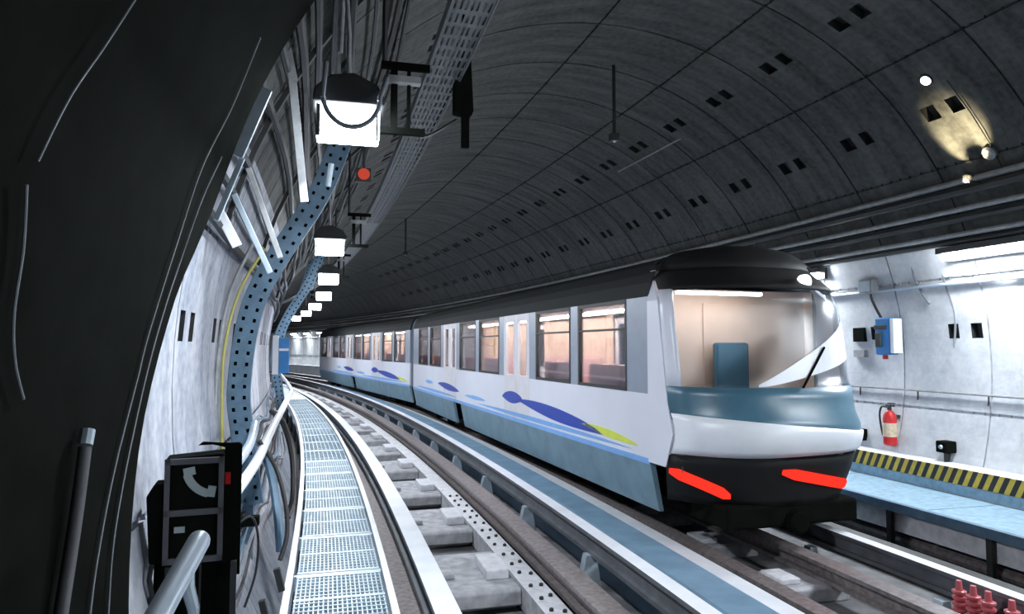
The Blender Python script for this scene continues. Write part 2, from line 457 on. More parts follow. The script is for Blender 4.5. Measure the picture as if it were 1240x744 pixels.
# third rail cover, dark, between right guide bar and walkway
mb = MB(); mb.sweep([(5.28, .30), (5.28, .50), (5.40, .54), (5.52, .50), (5.52, .30)], -.5, 40, 1.)
tag(mb.build('conductor_rail_cover', 'dark', world=True), 'dark conductor rail cover between right guide bar and right walkway', 'rail cover')

# ------------------------------------------------------------------ left walkway of grating
lw = root('walkway', 6, 0, .3, 'narrow bright steel grating walkway on the left of the near track', 'walkway', rot=False)
for i in range(20):
    s0 = 2.2 + i * 1.02
    p = MB(); L = .97
    # bearing bars and cross rods
    nb = 20 if i < 8 else 10
    for k in range(nb):
        a = -.27 + .55 * k / (nb - 1)
        p.sweep([(a - .004, .865), (a - .004, .90), (a + .004, .90), (a + .004, .865)], s0, s0 + L, 1.)
    nr = 15 if i < 8 else 6
    for k in range(nr):
        q = s0 + .02 + (L - .04) * k / (nr - 1); t = .005 if k % 7 else .02
        p.sweep([(-.28, .885), (-.28, .903), (.29, .903), (.29, .885)], q - t, q + t, 1.)
    p.build('grating_panel', 'grat', lw, world=True)
    p = MB(); p.sweep([(-.30, .80), (-.30, .90), (.30, .90), (.30, .80)], s0 + L + .006, s0 + L + .044, 1.); p.build('cross_beam', 'galv', lw, world=True)
p = MB(); p.sweep([(-.30, .898), (-.30, .906), (.30, .906), (.30, .898)], 22.65, 60, 1.); p.build('grating_panel', 'grat', lw, world=True)
for a, nm in ((-.325, 'left'), (.325, 'right')):
    p = MB(); p.sweep([(a - .022, .78), (a - .022, .925), (a + .022, .925), (a + .022, .78)], -.5, 60, 1.); p.build('edge_beam', 'bar', lw, world=True)
for i in range(12):
    s0 = 3.1 + i * 2.04
    for a in (-.31, .31):
        p = MB(); p.sweep([(a - .025, .30), (a - .025, .80), (a + .025, .80), (a + .025, .30)], s0 - .025, s0 + .025, 1.); p.build('post', 'dark', lw, world=True)
# pan under the grating
mb = MB(); mb.sweep([(-.29, .55), (-.29, .58), (.29, .58), (.29, .55)], -.5, 60, 1.)
tag(mb.build('drip_tray', 'bluep', world=True), 'bluish tray hanging under the grating of the left walkway', 'tray')

# ------------------------------------------------------------------ train
BW = 1.07
def prof():
    p = [(-BW, 1.33), (-BW, 2.02), (-BW, 3.03), (-BW + .03, 3.18)]
    for i in range(9):
        t = pi - pi * i / 8
        p.append((math.cos(t) * (BW - .07), 3.28 + .28 * math.sin(t)))
    return p + [(BW - .03, 3.18), (BW, 3.03), (BW, 2.02), (BW, 1.33)]
PR = prof()
def layout(L, cab):
    ops = []; y = .5 if L < 15 else .55
    for g in range(3 if L < 15 else 4):
        for w in range(2):
            ops.append(('w', y, y + 1.35)); y += 1.60
        y += .05
        if L > 15 and g == 3: break
        if g < (2 if L < 15 else 3): ops.append(('d', y, y + 1.3)); y += 1.3 + .3
    ops = [o for o in ops if o[2] < L - .15]
    return ops
def make_car(train, first, last, idx):
    L = CL[idx]
    ops = layout(L, first)
    ys = sorted(set([0, L] + [q for o in ops for q in o[1:]]))
    car = MB()
    nP = len(PR)
    for y in ys:
        for a, z in PR: car.v.append(Vector((a, y, z)))
    for i in range(len(ys) - 1):
        ym = (ys[i] + ys[i + 1]) / 2
        op = next((o for o in ops if o[1] < ym < o[2]), None)
        for j in range(nP - 1):
            zm = (PR[j][1] + PR[j + 1][1]) / 2
            if op and 2.02 < zm < 3.03: continue
            if op and op[0] == 'd' and zm < 2.02: continue
            c = i * nP + j
            mi = 1 if zm > 3.03 else (2 if 2.02 < zm and not op else 0)
            car.f.append((c, c + 1, c + 1 + nP, c + nP)); car.m.append(mi)
    body = car.build('car_body', ['body', 'roof', 'grey', 'lav'], train, fix=False)
    sd = body.modifiers.new('thickness', 'SOLIDIFY'); sd.thickness = .05; sd.offset = -1
    body['label'] = ['front carriage with cab', 'rear carriage'][idx]
    def sub(name, mbx, mats, **k): return mbx.build(name, mats, body, **k)
    # floor, end walls
    b = MB(); b.box(-BW + .05, BW - .05, .02, L - .02, 1.27, 1.36); sub('floor_pan', b, 'dark')
    for y in ([L - .04] if first else [0.0, L - .04]):
        b = MB()
        pts = [(p[0] * .96, p[1] - .02) for p in PR]
        b.prism(pts, y, y + .04); sub('end_wall', b, ['grey'])
    # windows and doors
    for kind, y0, y1 in ops:
        for sgn in (-1, 1):
            x = sgn * (BW - .015)
            b = MB()
            if kind == 'w':
                t = .04; z0, z1 = 2.02, 3.03
                for bx in ((y0, y1, z0, z0 + t), (y0, y1, z1 - t, z1), (y0, y0 + t, z0, z1), (y1 - t, y1, z0, z1), (y0, y1, z1 - .34, z1 - .315)):
                    b.box(x - .02, x + .02, bx[0], bx[1], bx[2], bx[3], 0)
                b.box(x - .004, x + .004, y0 + t, y1 - t, z0 + t, z1 - t, 1); sub('window', b, ['dark', 'glass'])
            else:
                ym = (y0 + y1) / 2
                for u0, u1 in ((y0, ym - .008), (ym + .008, y1)):
                    b = MB(); t = .12
                    b.box(x - .018, x + .018, u0, u1, 1.33, 2.05, 0); b.box(x - .018, x + .018, u0, u1, 2.92, 3.03, 0)
                    b.box(x - .018, x + .018, u0, u0 + t, 2.05, 2.92, 0); b.box(x - .018, x + .018, u1 - t, u1, 2.05, 2.92, 0)
                    b.box(x - .004, x + .004, u0 + t, u1 - t, 2.05, 2.92, 1); sub('door', b, ['lav', 'glass'])
    # interior lining, lights, seats
    b = MB()
    for i in range(len(ys) - 1):
        ym = (ys[i] + ys[i + 1]) / 2; op = next((o for o in ops if o[1] < ym < o[2]), None)
        for sgn in (-1, 1):
            x = sgn * (BW - .07)
            if not op: b.add([(x, ys[i], 1.36), (x, ys[i + 1], 1.36), (x, ys[i + 1], 3.12), (x, ys[i], 3.12)], [(0, 1, 2, 3)], 0)
            elif op[0] == 'w': b.add([(x, ys[i], 1.36), (x, ys[i + 1], 1.36), (x, ys[i + 1], 2.02), (x, ys[i], 2.02)], [(0, 1, 2, 3)], 0)
    b.add([(-BW + .07, .05, 3.12), (BW - .07, .05, 3.12), (BW - .07, L - .05, 3.12), (-BW + .07, L - .05, 3.12)], [(0, 1, 2, 3)], 1)
    b.add([(-BW + .07, .05, 1.37), (BW - .07, .05, 1.37), (BW - .07, L - .05, 1.37), (-BW + .07, L - .05, 1.37)], [(0, 1, 2, 3)], 1)
    sub('interior_lining', b, ['peach', 'lav'], fix=False)
    for x in (-.55, .55):
        b = MB(); b.box(x - .06, x + .06, .4, L - .4, 3.07, 3.11); sub('ceiling_light', b, 'strip')
    for kind, y0, y1 in ops:
        if kind == 'w':
            for sgn in (-1, 1):
                b = MB(); x0, x1 = sorted((sgn * .58, sgn * .99)); b.box(x0, x1, y0 + .1, y1 - .1, 1.74, 1.84)
                x0, x1 = sorted((sgn * .90, sgn * .98)); b.box(x0, x1, y0 + .1, y1 - .1, 1.84, 2.3); sub('seat', b, 'seat', bevel=.03)
    for kind, y0, y1 in ops:
        if kind == 'w':
            b = MB(); b.box(BW - .075, BW - .068, y0 + .02, y1 - .02, 2.18, 3.06); b.box(BW - .085, BW - .06, y0 + .02, y1 - .02, 2.16, 2.19); sub('added_blind', b, 'peach')  # blinds added to make the view through the windows brighter and peach
    for y in (y for k_, y, _ in ops if k_ == 'd'):
        b = MB(); b.tube([(0, y + .65, 1.37), (0, y + .65, 3.1)], .018, 8); sub('grab_pole', b, 'yellow')
    # skirt, underframe, livery
    for sgn in (-1, 1):
        b = MB(); x = sgn * BW
        for u0, u1 in ((.0, 5.0), (6.7, 12.4)) if False else ((0, 8.2), (8.9, L)):
            b.prism([(x, 1.30), (x - sgn * .10, .82), (x - sgn * .15, .82), (x - sgn * .06, 1.30)], u0, u1)
        sub('skirt', b, 'skirt')
        b = MB(); b.box(min(x, x + sgn * .006), max(x, x + sgn * .006), 0, L, 1.30, 1.36); sub('livery_stripe', b, 'livs')
        xx0, xx1 = sorted((x + sgn * .002, x + sgn * .007))
        for (yc, ln, zc, hh, col, dz) in ((2.7, 3.2, 1.56, .12, 'livb', -.09), (4.6, 1.1, 1.66, .13, 'livb', 0), (1.0, 1.5, 1.50, .06, 'livy', -.04), (3.6, 6.4, 1.41, .045, 'livs', 0), (11, 5., 1.41, .045, 'livs', 0), (9.4, 2.2, 1.58, .10, 'livb', -.04), (11.6, 1.0, 1.60, .06, 'livs', 0), (7.0, 1.6, 1.50, .05, 'livs', 0)):
            poly = []; nn = 14
            for i in range(nn + 1):
                t = i / nn; y = yc - ln / 2 + ln * t; poly.append((y, zc + dz * (1 - 2 * t) + hh * math.sin(pi * t) ** .6 * .9))
            for i in range(nn, -1, -1):
                t = i / nn; y = yc - ln / 2 + ln * t; poly.append((y, zc + dz * (1 - 2 * t) - hh * .6 * math.sin(pi * t)))
            b = MB(); b.prism(poly, xx0, xx1, ax='x'); sub('livery_wave', b, col)
    b = MB(); b.box(-.85, .85, .1, L - .1, .95, 1.28); sub('underframe', b, 'black')
    for yb in (2.2, L - 2.4):
        b = MB(); b.box(-.7, .7, yb - 1.0, yb + 1.0, .72, .94)
        b.box(-.85, -.72, yb - 1.1, yb + 1.1, .75, .9); b.box(.72, .85, yb - 1.1, yb + 1.1, .75, .9)
        for wy in (-.7, .7):
            for sgn in (-1, 1):
                tf = Matrix.Translation((sgn * .62, yb + wy, .92)) @ Matrix.Rotation(pi / 2, 4, 'Y')
                b.lathe([(.30, -.09), (.335, -.06), (.335, .06), (.30, .09)], 20, tf=tf)
        sub('bogie', b, 'black')
    b = MB(); b.box(-.5, .5, 5.6, 8.4, .65, .95); sub('equipment_case', b, 'black', bevel=.03)
    return body

ACEN = 4.03
train = root('metro_train', 5.3, 4.17, .60, 'white and blue metro train with red tail lamps standing on the right track', 'train', rot=False)
train.location.z = 0.
LS = [6.5, 21.0]; CL = [14., 17.2]
bodies = []
for i, s0 in enumerate(LS):
    o = make_car(train, i == 0, i == 1, i); bodies.append(o)
    h = CL[i] / 2; sm = s0 + h; mid = W(sm, ACEN, 0); yaw = sm / R
    off = Matrix.Rotation(yaw, 3, 'Z') @ Vector((0, -h, 0))
    o.location = mid + off - train.location; o.rotation_euler = (0, 0, yaw)
    if i < 1:
        g = MB()
        for k in range(7): g.prism([(p[0] * (.80 + .03 * (k % 2)), 1.36 + (p[1] - 1.33) * (.92 + .02 * (k % 2))) for p in PR], 14.0 + k * .075, 14.07 + k * .075)
        g.build('gangway_bellows', 'dark', o)

# cab: surface y(u, z); local y = 0 is where the carriage body starts, the nose points to -y
body0 = bodies[0]
def noseY(u, z):
    y = -1.0
    if z > 1.95: y += (z - 1.95) * .16
    if z > 3.05: y += (z - 3.05) * 1.1
    if z < 1.45: y += (1.45 - z) * .35
    if 1.45 <= z <= 1.9: y -= .10 * math.sin(pi * (z - 1.45) / .45)
    return y + (.62 if u < 0 else .62) * abs(u) ** 3.2
def noseX(u, z):
    w = BW
    if z > 3.0: w -= (z - 3.0) * .35
    if z < 1.3: w -= (1.3 - z) * .25
    return u * w
def nose_patch(u0, u1, z0, z1, off=0., nu=16, nz=6, zf=None):
    b = MB()
    for i in range(nu + 1):
        u = u0 + (u1 - u0) * i / nu
        for j in range(nz + 1):
            lo, hi = (z0, z1) if zf is None else zf(u)
            z = lo + (hi - lo) * j / nz
            b.v.append(Vector((noseX(u, z), noseY(u, z) - off, z)))
    for i in range(nu):
        for j in range(nz):
            c = i * (nz + 1) + j; b.f.append((c, c + nz + 1, c + nz + 2, c + 1)); b.m.append(0)
    return b
def solid(o, t, off=-1):
    m = o.modifiers.new('thickness', 'SOLIDIFY'); m.thickness = t; m.offset = off; return o
cab = MB()
# cheeks: from the nose corners back to the body, with a quarter window left open
def cheek(sgn, z0, z1, b, y_a=None, y_b=0.):
    nz = 6; n0 = len(b.v)
    for j in range(nz + 1):
        z = z0 + (z1 - z0) * j / nz
        ya = noseY(1, z) if y_a is None else y_a
        for k in range(4):
            y = ya + (y_b - ya) * k / 3; wn = abs(noseX(1, z)); x = wn + (BW - wn) * k / 3 if z < 1.4 else wn
            b.v.append(Vector((sgn * x, y, z)))
    for j in range(nz):
        for k in range(3):
            c = n0 + j * 4 + k; b.f.append((c, c + 1, c + 5, c + 4)); b.m.append(0)
for sgn in (-1, 1):
    cab = MB(); cheek(sgn, 1.33, 3.3, cab)
    solid(cab.build('cab_cheek', 'body', body0, fix=True), .04, 0)
def npart(name, mats, *a, th=.03, par=None, label=None, **k):
    o = nose_patch(*a, **k).build(name, mats, par or body0, smooth=True); solid(o, th, 0)
    if label: o['label'] = label
    return o
npart('nose_panel', 'grey', -1, 1, 1.0, 1.46, label='dark grey lower nose')
COL.objects['nose_panel'].data.materials[0] = M['roof']
npart('bumper_band', 'white', -1, 1, 1.46, 1.84, off=.02, zf=lambda u: (1.50 + .02 * u, 1.86 - .10 * (u + 1)), label='white tapering bumper band')
npart('windscreen_apron', 'teal', -1, 1, 1.80, 2.12, off=.0, nz=4, zf=lambda u: (1.80 - .10 * (u + 1), 2.12))
npart('windscreen', 'screen', -.97, .97, 2.12, 3.08, th=.012)
npart('windscreen_surround', 'roof', -1, 1, 3.08, 3.30)
for sgn in (-1, 1):
    o = npart('windscreen_pillar', 'body', sgn * .93, sgn * 1.0, 2.12, 3.08, nu=3, off=.005)
# roof cap over the cab
b = MB(); nu, ny = 16, 6
for i in range(nu + 1):
    u = -1 + 2 * i / nu
    for j in range(ny + 1):
        t = j / ny; yf = noseY(u, 3.30); y = yf * (1 - t)
        zr = 3.28 + .28 * math.sqrt(max(0, 1 - (u * .93) ** 2)); z = 3.30 + (zr - 3.30) * min(1, t * 1.6) ** .7 if t < 1 else zr
        b.v.append(Vector((noseX(u, 3.30) if t < 1 else u * (BW - .07), y, z)))
for i in range(nu):
    for j in range(ny):
        c = i * (ny + 1) + j; b.f.append((c, c + 1, c + ny + 2, c + ny + 1)); b.m.append(0)
solid(b.build('cab_roof', 'roof', body0, smooth=True), .03, 0)
# cab interior: floor, peach bulkhead, desk, light
b = MB(); b.box(-1.0, 1.0, -.5, .0, 1.30, 1.36); b.box(-.8, .8, -.62, -.5, 1.30, 1.36); b.build('cab_floor', 'dark', body0)
b = MB(); b.box(-.99, .99, .12, .16, 1.37, 3.12, 0); b.box(-.35, .35, .105, .12, 1.37, 2.98, 1); b.build('cab_bulkhead', ['peach', 'peach'], body0, bevel=.004)
b = MB(); b.prism([(-.66, 1.37), (-.70, 1.95), (-.66, 2.10), (-.40, 2.02), (-.40, 1.9), (-.5, 1.37)], -.70, .70, ax='x'); b.build('driver_desk', 'teal', body0, bevel=.01)
b = MB(); b.box(-.9, .1, -.30, -.24, 3.04, 3.07); b.build('cab_light', 'cabstrip', body0)
b = MB(); b.box(-.30, .12, -.42, -.02, 1.82, 1.92); b.box(-.30, .12, -.05, .03, 1.9, 2.55); b.build('driver_seat', 'teal', body0, bevel=.03)
# tail lamps, lengthened and slanted to imitate their light streaks
def lampbar(u0, u1, z0, z1, h):
    b = MB(); n = 14; d = .045
    for i in range(n + 1):
        t = i / n; u = u0 + (u1 - u0) * t; z = z0 + (z1 - z0) * t
        hh = h * min(1, .45 + 4 * t, .45 + 4 * (1 - t))
        for q in ((-1, .01), (-1, d), (1, d), (1, .01)):
            zz = z + q[0] * hh / 2
            b.v.append(Vector((noseX(u, zz), noseY(u, zz) - q[1], zz)))
    for i in range(n):
        for j in range(4):
            c = i * 4 + j; e = i * 4 + (j + 1) % 4; b.f.append((c, e, e + 4, c + 4)); b.m.append(0)
    b.f += [(0, 1, 2, 3), (n * 4 + 3, n * 4 + 2, n * 4 + 1, n * 4)]; b.m += [0, 0]
    return b
lampbar(-1.0, -.64, 1.30, 1.10, .115).build('tail_lamp', 'tail', body0, bevel=.008)['label'] = 'red tail lamp on the left, stretched like its light streak'
lampbar(-.22, .72, 1.34, 1.13, .105).build('tail_lamp', 'tail', body0, bevel=.008)['label'] = 'red tail lamp on the right, stretched like its light streak'
# wall lamp reflection painted as a white wedge on the screen
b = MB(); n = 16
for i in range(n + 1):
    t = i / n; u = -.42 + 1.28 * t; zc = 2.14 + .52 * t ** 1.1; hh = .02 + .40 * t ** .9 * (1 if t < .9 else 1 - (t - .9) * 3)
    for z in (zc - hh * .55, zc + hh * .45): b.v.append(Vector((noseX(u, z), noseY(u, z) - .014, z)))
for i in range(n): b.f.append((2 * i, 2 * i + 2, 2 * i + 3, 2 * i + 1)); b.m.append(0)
solid(b.build('screen_reflection', 'white', body0), .004)['label'] = 'painted white reflection across the windscreen'
b = MB(); b.lathe([(.07, 0), (.07, .05), (.05, .07)], 16, tf=Matrix.Translation((.30, noseY(.28, 3.16) - .0, 3.16)) @ Matrix.Rotation(pi / 2, 4, 'X')); b.build('standin_lamp', 'standin', body0)  # added lamp, stands in for the glow of a wall lamp behind the train
b = MB(); b.tube([(noseX(.0, 2.1), noseY(0, 2.12) - .03, 2.12), (noseX(.3, 2.5), noseY(.3, 2.5) - .03, 2.5)], .012, 6); b.build('wiper', 'black', body0)
b = MB(); b.box(-.10, .10, -.85, -.4, .78, .92); b.lathe([(.10, 0), (.11, .02), (.11, .08), (.08, .10)], 14, tf=Matrix.Translation((0, -.84, .85)) @ Matrix.Rotation(pi / 2, 4, 'X')); b.build('coupler', 'black', body0)
b = MB(); b.box(-.75, .75, -.85, -.1, .80, 1.02); b.build('cab_underframe', 'black', body0, bevel=.03)

# ------------------------------------------------------------------ left row of tunnel lamps
def area_child(par, loc, d, sx, sy, e, col=(.86, .93, 1.)):
    l = bpy.data.lights.new('lamp_light', 'AREA'); l.shape = 'RECTANGLE'; l.size = sx; l.size_y = sy; l.energy = e; l.color = col
    o = bpy.data.objects.new('lamp_light', l); COL.objects.link(o); o.parent = par; o.location = loc
    o.rotation_euler = Vector(d).to_track_quat('-Z', 'Y').to_euler(); return o
def make_lamp():
    r = root('tunnel_lamp', 0, 0, 0, '', 'lamp')
    b = MB(); b.box(-.175, .175, -.02, .14, -.10, .09); b.build('diffuser', 'lamp', r, bevel=.012)
    b = MB(); b.prism([(-.20, .092), (.20, .092), (.215, .12), (.16, .21), (.03, .27), (-.10, .25), (-.19, .17)], -.05, .20); b.build('housing', 'dark', r, bevel=.012)
    b = MB(); b.tube([(.0, .12, .26), (.0, .12, .55), (-.02, .12, .85)], .014, 8); b.build('hanger', 'sootpipe', r)
    b = MB(); b.box(-.175, -.155, -.03, -.021, -.10, .08); b.box(.155, .165, -.03, -.021, -.11, .09); b.build('clip', 'dark', r)
    area_child(r, (0, .06, -.115), (.42, 0, -1), .34, .14, 110)
    return r
lp = make_lamp()
LAMPS = [(4.05, 0.005, 3.79), (9.1, -.04, 3.77), (13.3, .12, 3.76), (17.8, .33, 3.76), (22.5, .52, 3.76), (27.2, .75, 3.76), (32, 1.0, 3.76)]
for i, (s, a, z) in enumerate(LAMPS):
    o = lp if i == 0 else copy_tree(lp)
    put(o, s, a, z)
    o['label'] = ('bright white box lamp over the left walkway, ' + ('largest and nearest, with a looped cable' if i == 0 else '%s of the receding row' % ORD[i])) if i < 7 else 'white box lamp over the walkway behind the camera'
    o['group'] = 'box lamps over the left walkway'
# looped cable in front of the first lamp
pts = [W(3.93, .02 + .155 * math.cos(t), 3.90 + .155 * math.sin(t) * 1.15) for t in [pi + pi * i / 24 for i in range(25)]]
pts = [W(4.0, -.12, 4.1)] + pts + [W(4.05, .22, 4.06)]
mb = MB(); mb.tube(smooth_pts(pts, 2), .014, 8)
tag(mb.build('looped_cable', 'greyc', world=True), 'dark blue cable hanging in a loop in front of the nearest box lamp', 'cable')

# cable tray hanging right of the lamps
ct = root('cable_tray', 6, .8, 4.6, 'long perforated grey cable tray hanging right of the box lamps', 'cable tray', rot=False)
mb = MB(); nA = 15; s = 3.0
a_, b_ = .61, .88
while s < 12:
    for k in range(nA):
        if k % 2 == 1 and int(round((s - 3.0) / .06)) % 3 != 2: continue
        x0 = a_ + (b_ - a_) * k / nA; x1 = a_ + (b_ - a_) * (k + 1) / nA
        q = [W(s, x0, 4.6), W(s + .06, x0, 4.6), W(s + .06, x1, 4.6), W(s, x1, 4.6)]; mb.add(q, [(0, 1, 2, 3)])
    s += .06
mb.build('tray_bed', 'trayg', ct, world=True, fix=False)
COL.objects['tray_bed'].data.materials[0] = M['trayg']
mb = MB(); mb.sweep([(a_, 4.6), (a_, 4.61), (b_, 4.61), (b_, 4.6)], 12, 60, 1.); mb.build('tray_bed', 'trayg', ct, world=True)
for x in (a_, b_):
    mb = MB(); mb.sweep([(x - .006, 4.59), (x - .006, 4.67), (x + .006, 4.67), (x + .006, 4.59)], 3, 60, 1.); mb.build('tray_flange', 'trayg', ct, world=True)
for i in range(5):
    mb = MB(); mb.tube([W(3 + k, a_ + .04 + .05 * i, 4.635 + .006 * math.sin(k + i)) for k in range(50)], .016, 6); tag(mb.build('cable', 'greyc', world=True), 'grey cable lying in the hanging perforated tray', 'cable', 'cables in the hanging tray')
# hangers and dark brackets between lamp and tray at each lamp
def tray_bracket(label, s, long=True):
    r = root('tray_bracket', s, 0, 0, label, 'bracket', 'brackets of the hanging cable tray')
    b = MB(); b.box(.19, .47, -.02, .02, -.05, -.01); b.build('lower_arm', 'black', r)
    b = MB(); b.box(.20, .50, -.02, .02, .36, .40); b.build('upper_arm', 'black', r)
    b = MB(); b.box(.26, .30, -.02, .02, -.01, .36); b.box(.36, .38, -.02, .02, -.01, .36); b.build('drop_rod', 'black', r)
    b = MB(); b.box(.24, .44, -.06, .0, .26, .30); b.build('cross_plate', 'sootpipe', r)
    b = MB(); b.tube([(.22, 0, .40), (.22, 0, 2.0)], .018, 6); b.build('ceiling_rod', 'dark', r)
    return r
r0 = tray_bracket('dark bracket joining the nearest box lamp to the cable tray', 4.3)
for i, (s, a, z) in enumerate(LAMPS[:5]):
    o = r0 if i == 0 else copy_tree(r0)
    put(o, s + .25, a * .3, 3.86)
    if i: o['label'] = 'dark bracket joining the cable tray to the %s box lamp' % ORD[i]
# black hanging box right of the tray
hb = root('signal_box', 5.4, .92, 4.25, 'black narrow box hanging right of the cable tray near the ceiling', 'box')
b = MB(); b.prism([(-.08, .10), (-.08, .33), (-.02, .62), (.05, .62), (.075, .12), (.06, .08)], -.05, .06); b.build('casing', 'black', hb, bevel=.01)
b = MB(); b.box(-.015, .045, -.02, .02, -.17, .10); b.build('stem', 'black', hb)
b = MB(); b.tube([(.0, 0, .60), (.0, 0, 1.45)], .015, 6); b.build('hanger_rod', 'black', hb)
mb = MB(); mb.tube(smooth_pts([W(5.4, .86, 4.30), W(5.0, .62, 4.05), W(4.5, .46, 3.86)]), .010, 6)
tag(mb.build('thin_cable', 'rubber', world=True), 'thin black cable from the hanging black box to the lamp bracket', 'cable')
# red signal light
rl = root('signal_lamp', 6.0, .18, 3.96, 'small red round signal light below the cable tray', 'light')
b = MB(); b.lathe([(.0, .0), (.045, .01), (.05, .03), (.03, .07), (.0, .085)], 14, tf=Matrix.Rotation(pi / 2, 4, 'X')); b.build('lens', 'redl', rl)
b = MB(); b.box(-.06, .06, .0, .06, -.06, .06); b.box(-.012, .012, .02, .04, .06, .65); b.build('mount', 'dark', rl)

# bunched cables running along the upper left of the vault
for i, (dg, r_, mt) in enumerate([(154.5, .028, 'rubber'), (151.5, .022, 'greyc'), (149.2, .03, 'rubber'), (146.5, .024, 'rubber'), (143.5, .022, 'greyc'), (140.5, .03, 'rubber'), (137, .02, 'greyc'), (133.5, .028, 'rubber'), (160.5, .03, 'rubber'), (163.5, .028, 'greyc'), (166.5, .03, 'rubber'), (131, .02, 'rubber')]):
    mb = MB(); mb.tube([ring_pt(2.6 + .7 * k, math.radians(dg + .5 * math.sin(k * .9 + i)), RT - .06) for k in range(70)], r_, 6)
    tag(mb.build('wall_cable', 'dimc' if mt == 'greyc' else mt, world=True, smooth=True), '%s cable on the upper left vault, %s from the bottom' % ('black' if mt == 'rubber' else 'grey', ORD[min(11, [166.5, 163.5, 160.5, 154.5, 151.5, 149.2, 146.5, 143.5, 140.5, 137, 133.5, 131].index(dg))]), 'cable', 'cables along the upper left vault')
# bracket ribs holding the bundles
rib = root('cable_bracket', 0, 0, 0, '', 'bracket')
b = MB(); pr = [(math.cos(math.radians(d)) * (RT - .02) + A0, math.sin(math.radians(d)) * (RT - .02)) for d in range(130, 169, 4)]
pr += [(math.cos(math.radians(d)) * (RT - .055) + A0, math.sin(math.radians(d)) * (RT - .055)) for d in range(166, 129, -4)]
b.prism(pr, -.025, .025); b.build('rib', 'dark', rib)
for i in range(8):
    o = rib if i == 0 else copy_tree(rib)
    put(o, 5.0 + i * 2.4, 0, Z0)
    o['label'] = 'curved steel rib clamping the upper left cables, %s from the camera' % ORD[i]; o['group'] = 'cable ribs on the upper left'

# perforated upright channel, bent to follow the wall
pc = root('perforated_upright', 6.0, -.8, .9, 'blue perforated steel channel bent along the left wall up to the vault', 'steel post')
path = smooth_pts([(-.66, 1.25, 0), (-.735, 1.78, 0), (-.775, 2.18, 0), (-.70, 2.77, 0), (-.53, 3.18, 0), (-.20, 3.74, 0), (-.03, 4.17, 0), (.12, 4.75, 0)], 8)
P2 = [(p.x + .8 - .0, p.y - .9) for p in path]
L = [0]
for i in range(1, len(P2)): L.append(L[-1] + math.hypot(P2[i][0] - P2[i - 1][0], P2[i][1] - P2[i - 1][1]))
def at_len(l):
    l = max(0, min(L[-1], l))
    for i in range(1, len(L)):
        if L[i] >= l: break
    t = (l - L[i - 1]) / (L[i] - L[i - 1] + 1e-9); x = P2[i - 1][0] + (P2[i][0] - P2[i - 1][0]) * t; z = P2[i - 1][1] + (P2[i][1] - P2[i - 1][1]) * t
    dx = P2[i][0] - P2[i - 1][0]; dz = P2[i][1] - P2[i - 1][1]; n = math.hypot(dx, dz); return x, z, dz / n, -dx / n
mb = MB(); wd = [-.085, -.055, -.03, -.012, .012, .03, .055, .085]; step = .03; nl = int(L[-1] / step)
for i in range(nl + 1):
    x, z, nx, nz = at_len(i * step)
    for w in wd: mb.v.append(Vector((x + nx * w, 0, z + nz * w)))
for i in range(nl):
    for j in range(7):
        if j in (1, 5) and i % 3 == 1: continue
        if j == 1 and i % 3 == 0 or j == 5 and i % 3 == 2: pass
        c = i * 8 + j; mb.f.append((c, c + 8, c + 9, c + 1)); mb.m.append(0)
o = mb.build('face_plate', 'galvb', pc, fix=False); solid(o, .006)
bk = MB()
for i in range(nl + 1):
    x, z, nx, nz = at_len(i * step)
    for w in (-.08, .08): bk.v.append(Vector((x + nx * w, .045, z + nz * w)))
for i in range(nl): bk.f.append((2 * i, 2 * i + 2, 2 * i + 3, 2 * i + 1)); bk.m.append(0)
solid(bk.build('slot_shade_strip', 'black', pc, fix=False), .003)  # black strip added behind the slots so they look shaded
for sg in (0, 7):
    mb = MB()
    for i in range(nl + 1):
        x, z, nx, nz = at_len(i * step); w = wd[sg]
        mb.v += [Vector((x + nx * w, 0, z + nz * w)), Vector((x + nx * w, .07, z + nz * w))]
    for i in range(nl): mb.f.append((2 * i, 2 * i + 1, 2 * i + 3, 2 * i + 2)); mb.m.append(0)
    solid(mb.build('side_flange', 'galvb', pc, fix=False), .005)
mb = MB(); mb.box(.03, .15, .02, .10, -.6, .4); mb.build('foot', 'galvb', pc)
pc_far = []
for i, s in enumerate((14.4, 19.2)):
    o = copy_tree(pc); put(o, s, -.8, .9); o['group'] = 'perforated uprights on the left wall'
    o['label'] = 'blue perforated steel channel on the left wall, %s from the camera' % ORD[i + 1]
pc['group'] = 'perforated uprights on the left wall'
# green-yellow cable next to it
mb = MB(); mb.tube(smooth_pts([W(5.9, -.86, 1.4), W(5.9, -.885, 2.0), W(5.9, -.875, 2.5), W(5.95, -.78, 2.95), W(6.0, -.6, 3.3)]), .012, 6)
tag(mb.build('earth_cable', 'ycable', world=True), 'yellow-green earth cable running down beside the nearest perforated channel', 'cable')
mb = MB(); mb.tube(smooth_pts([W(5.8, -.90, 1.3), W(5.8, -.92, 2.0), W(5.8, -.90, 2.5), W(5.85, -.83, 2.95), W(5.95, -.68, 3.35)]), .016, 6)
tag(mb.build('conduit', 'sootpipe', world=True), 'grey conduit running down left of the nearest perforated channel', 'pipe')

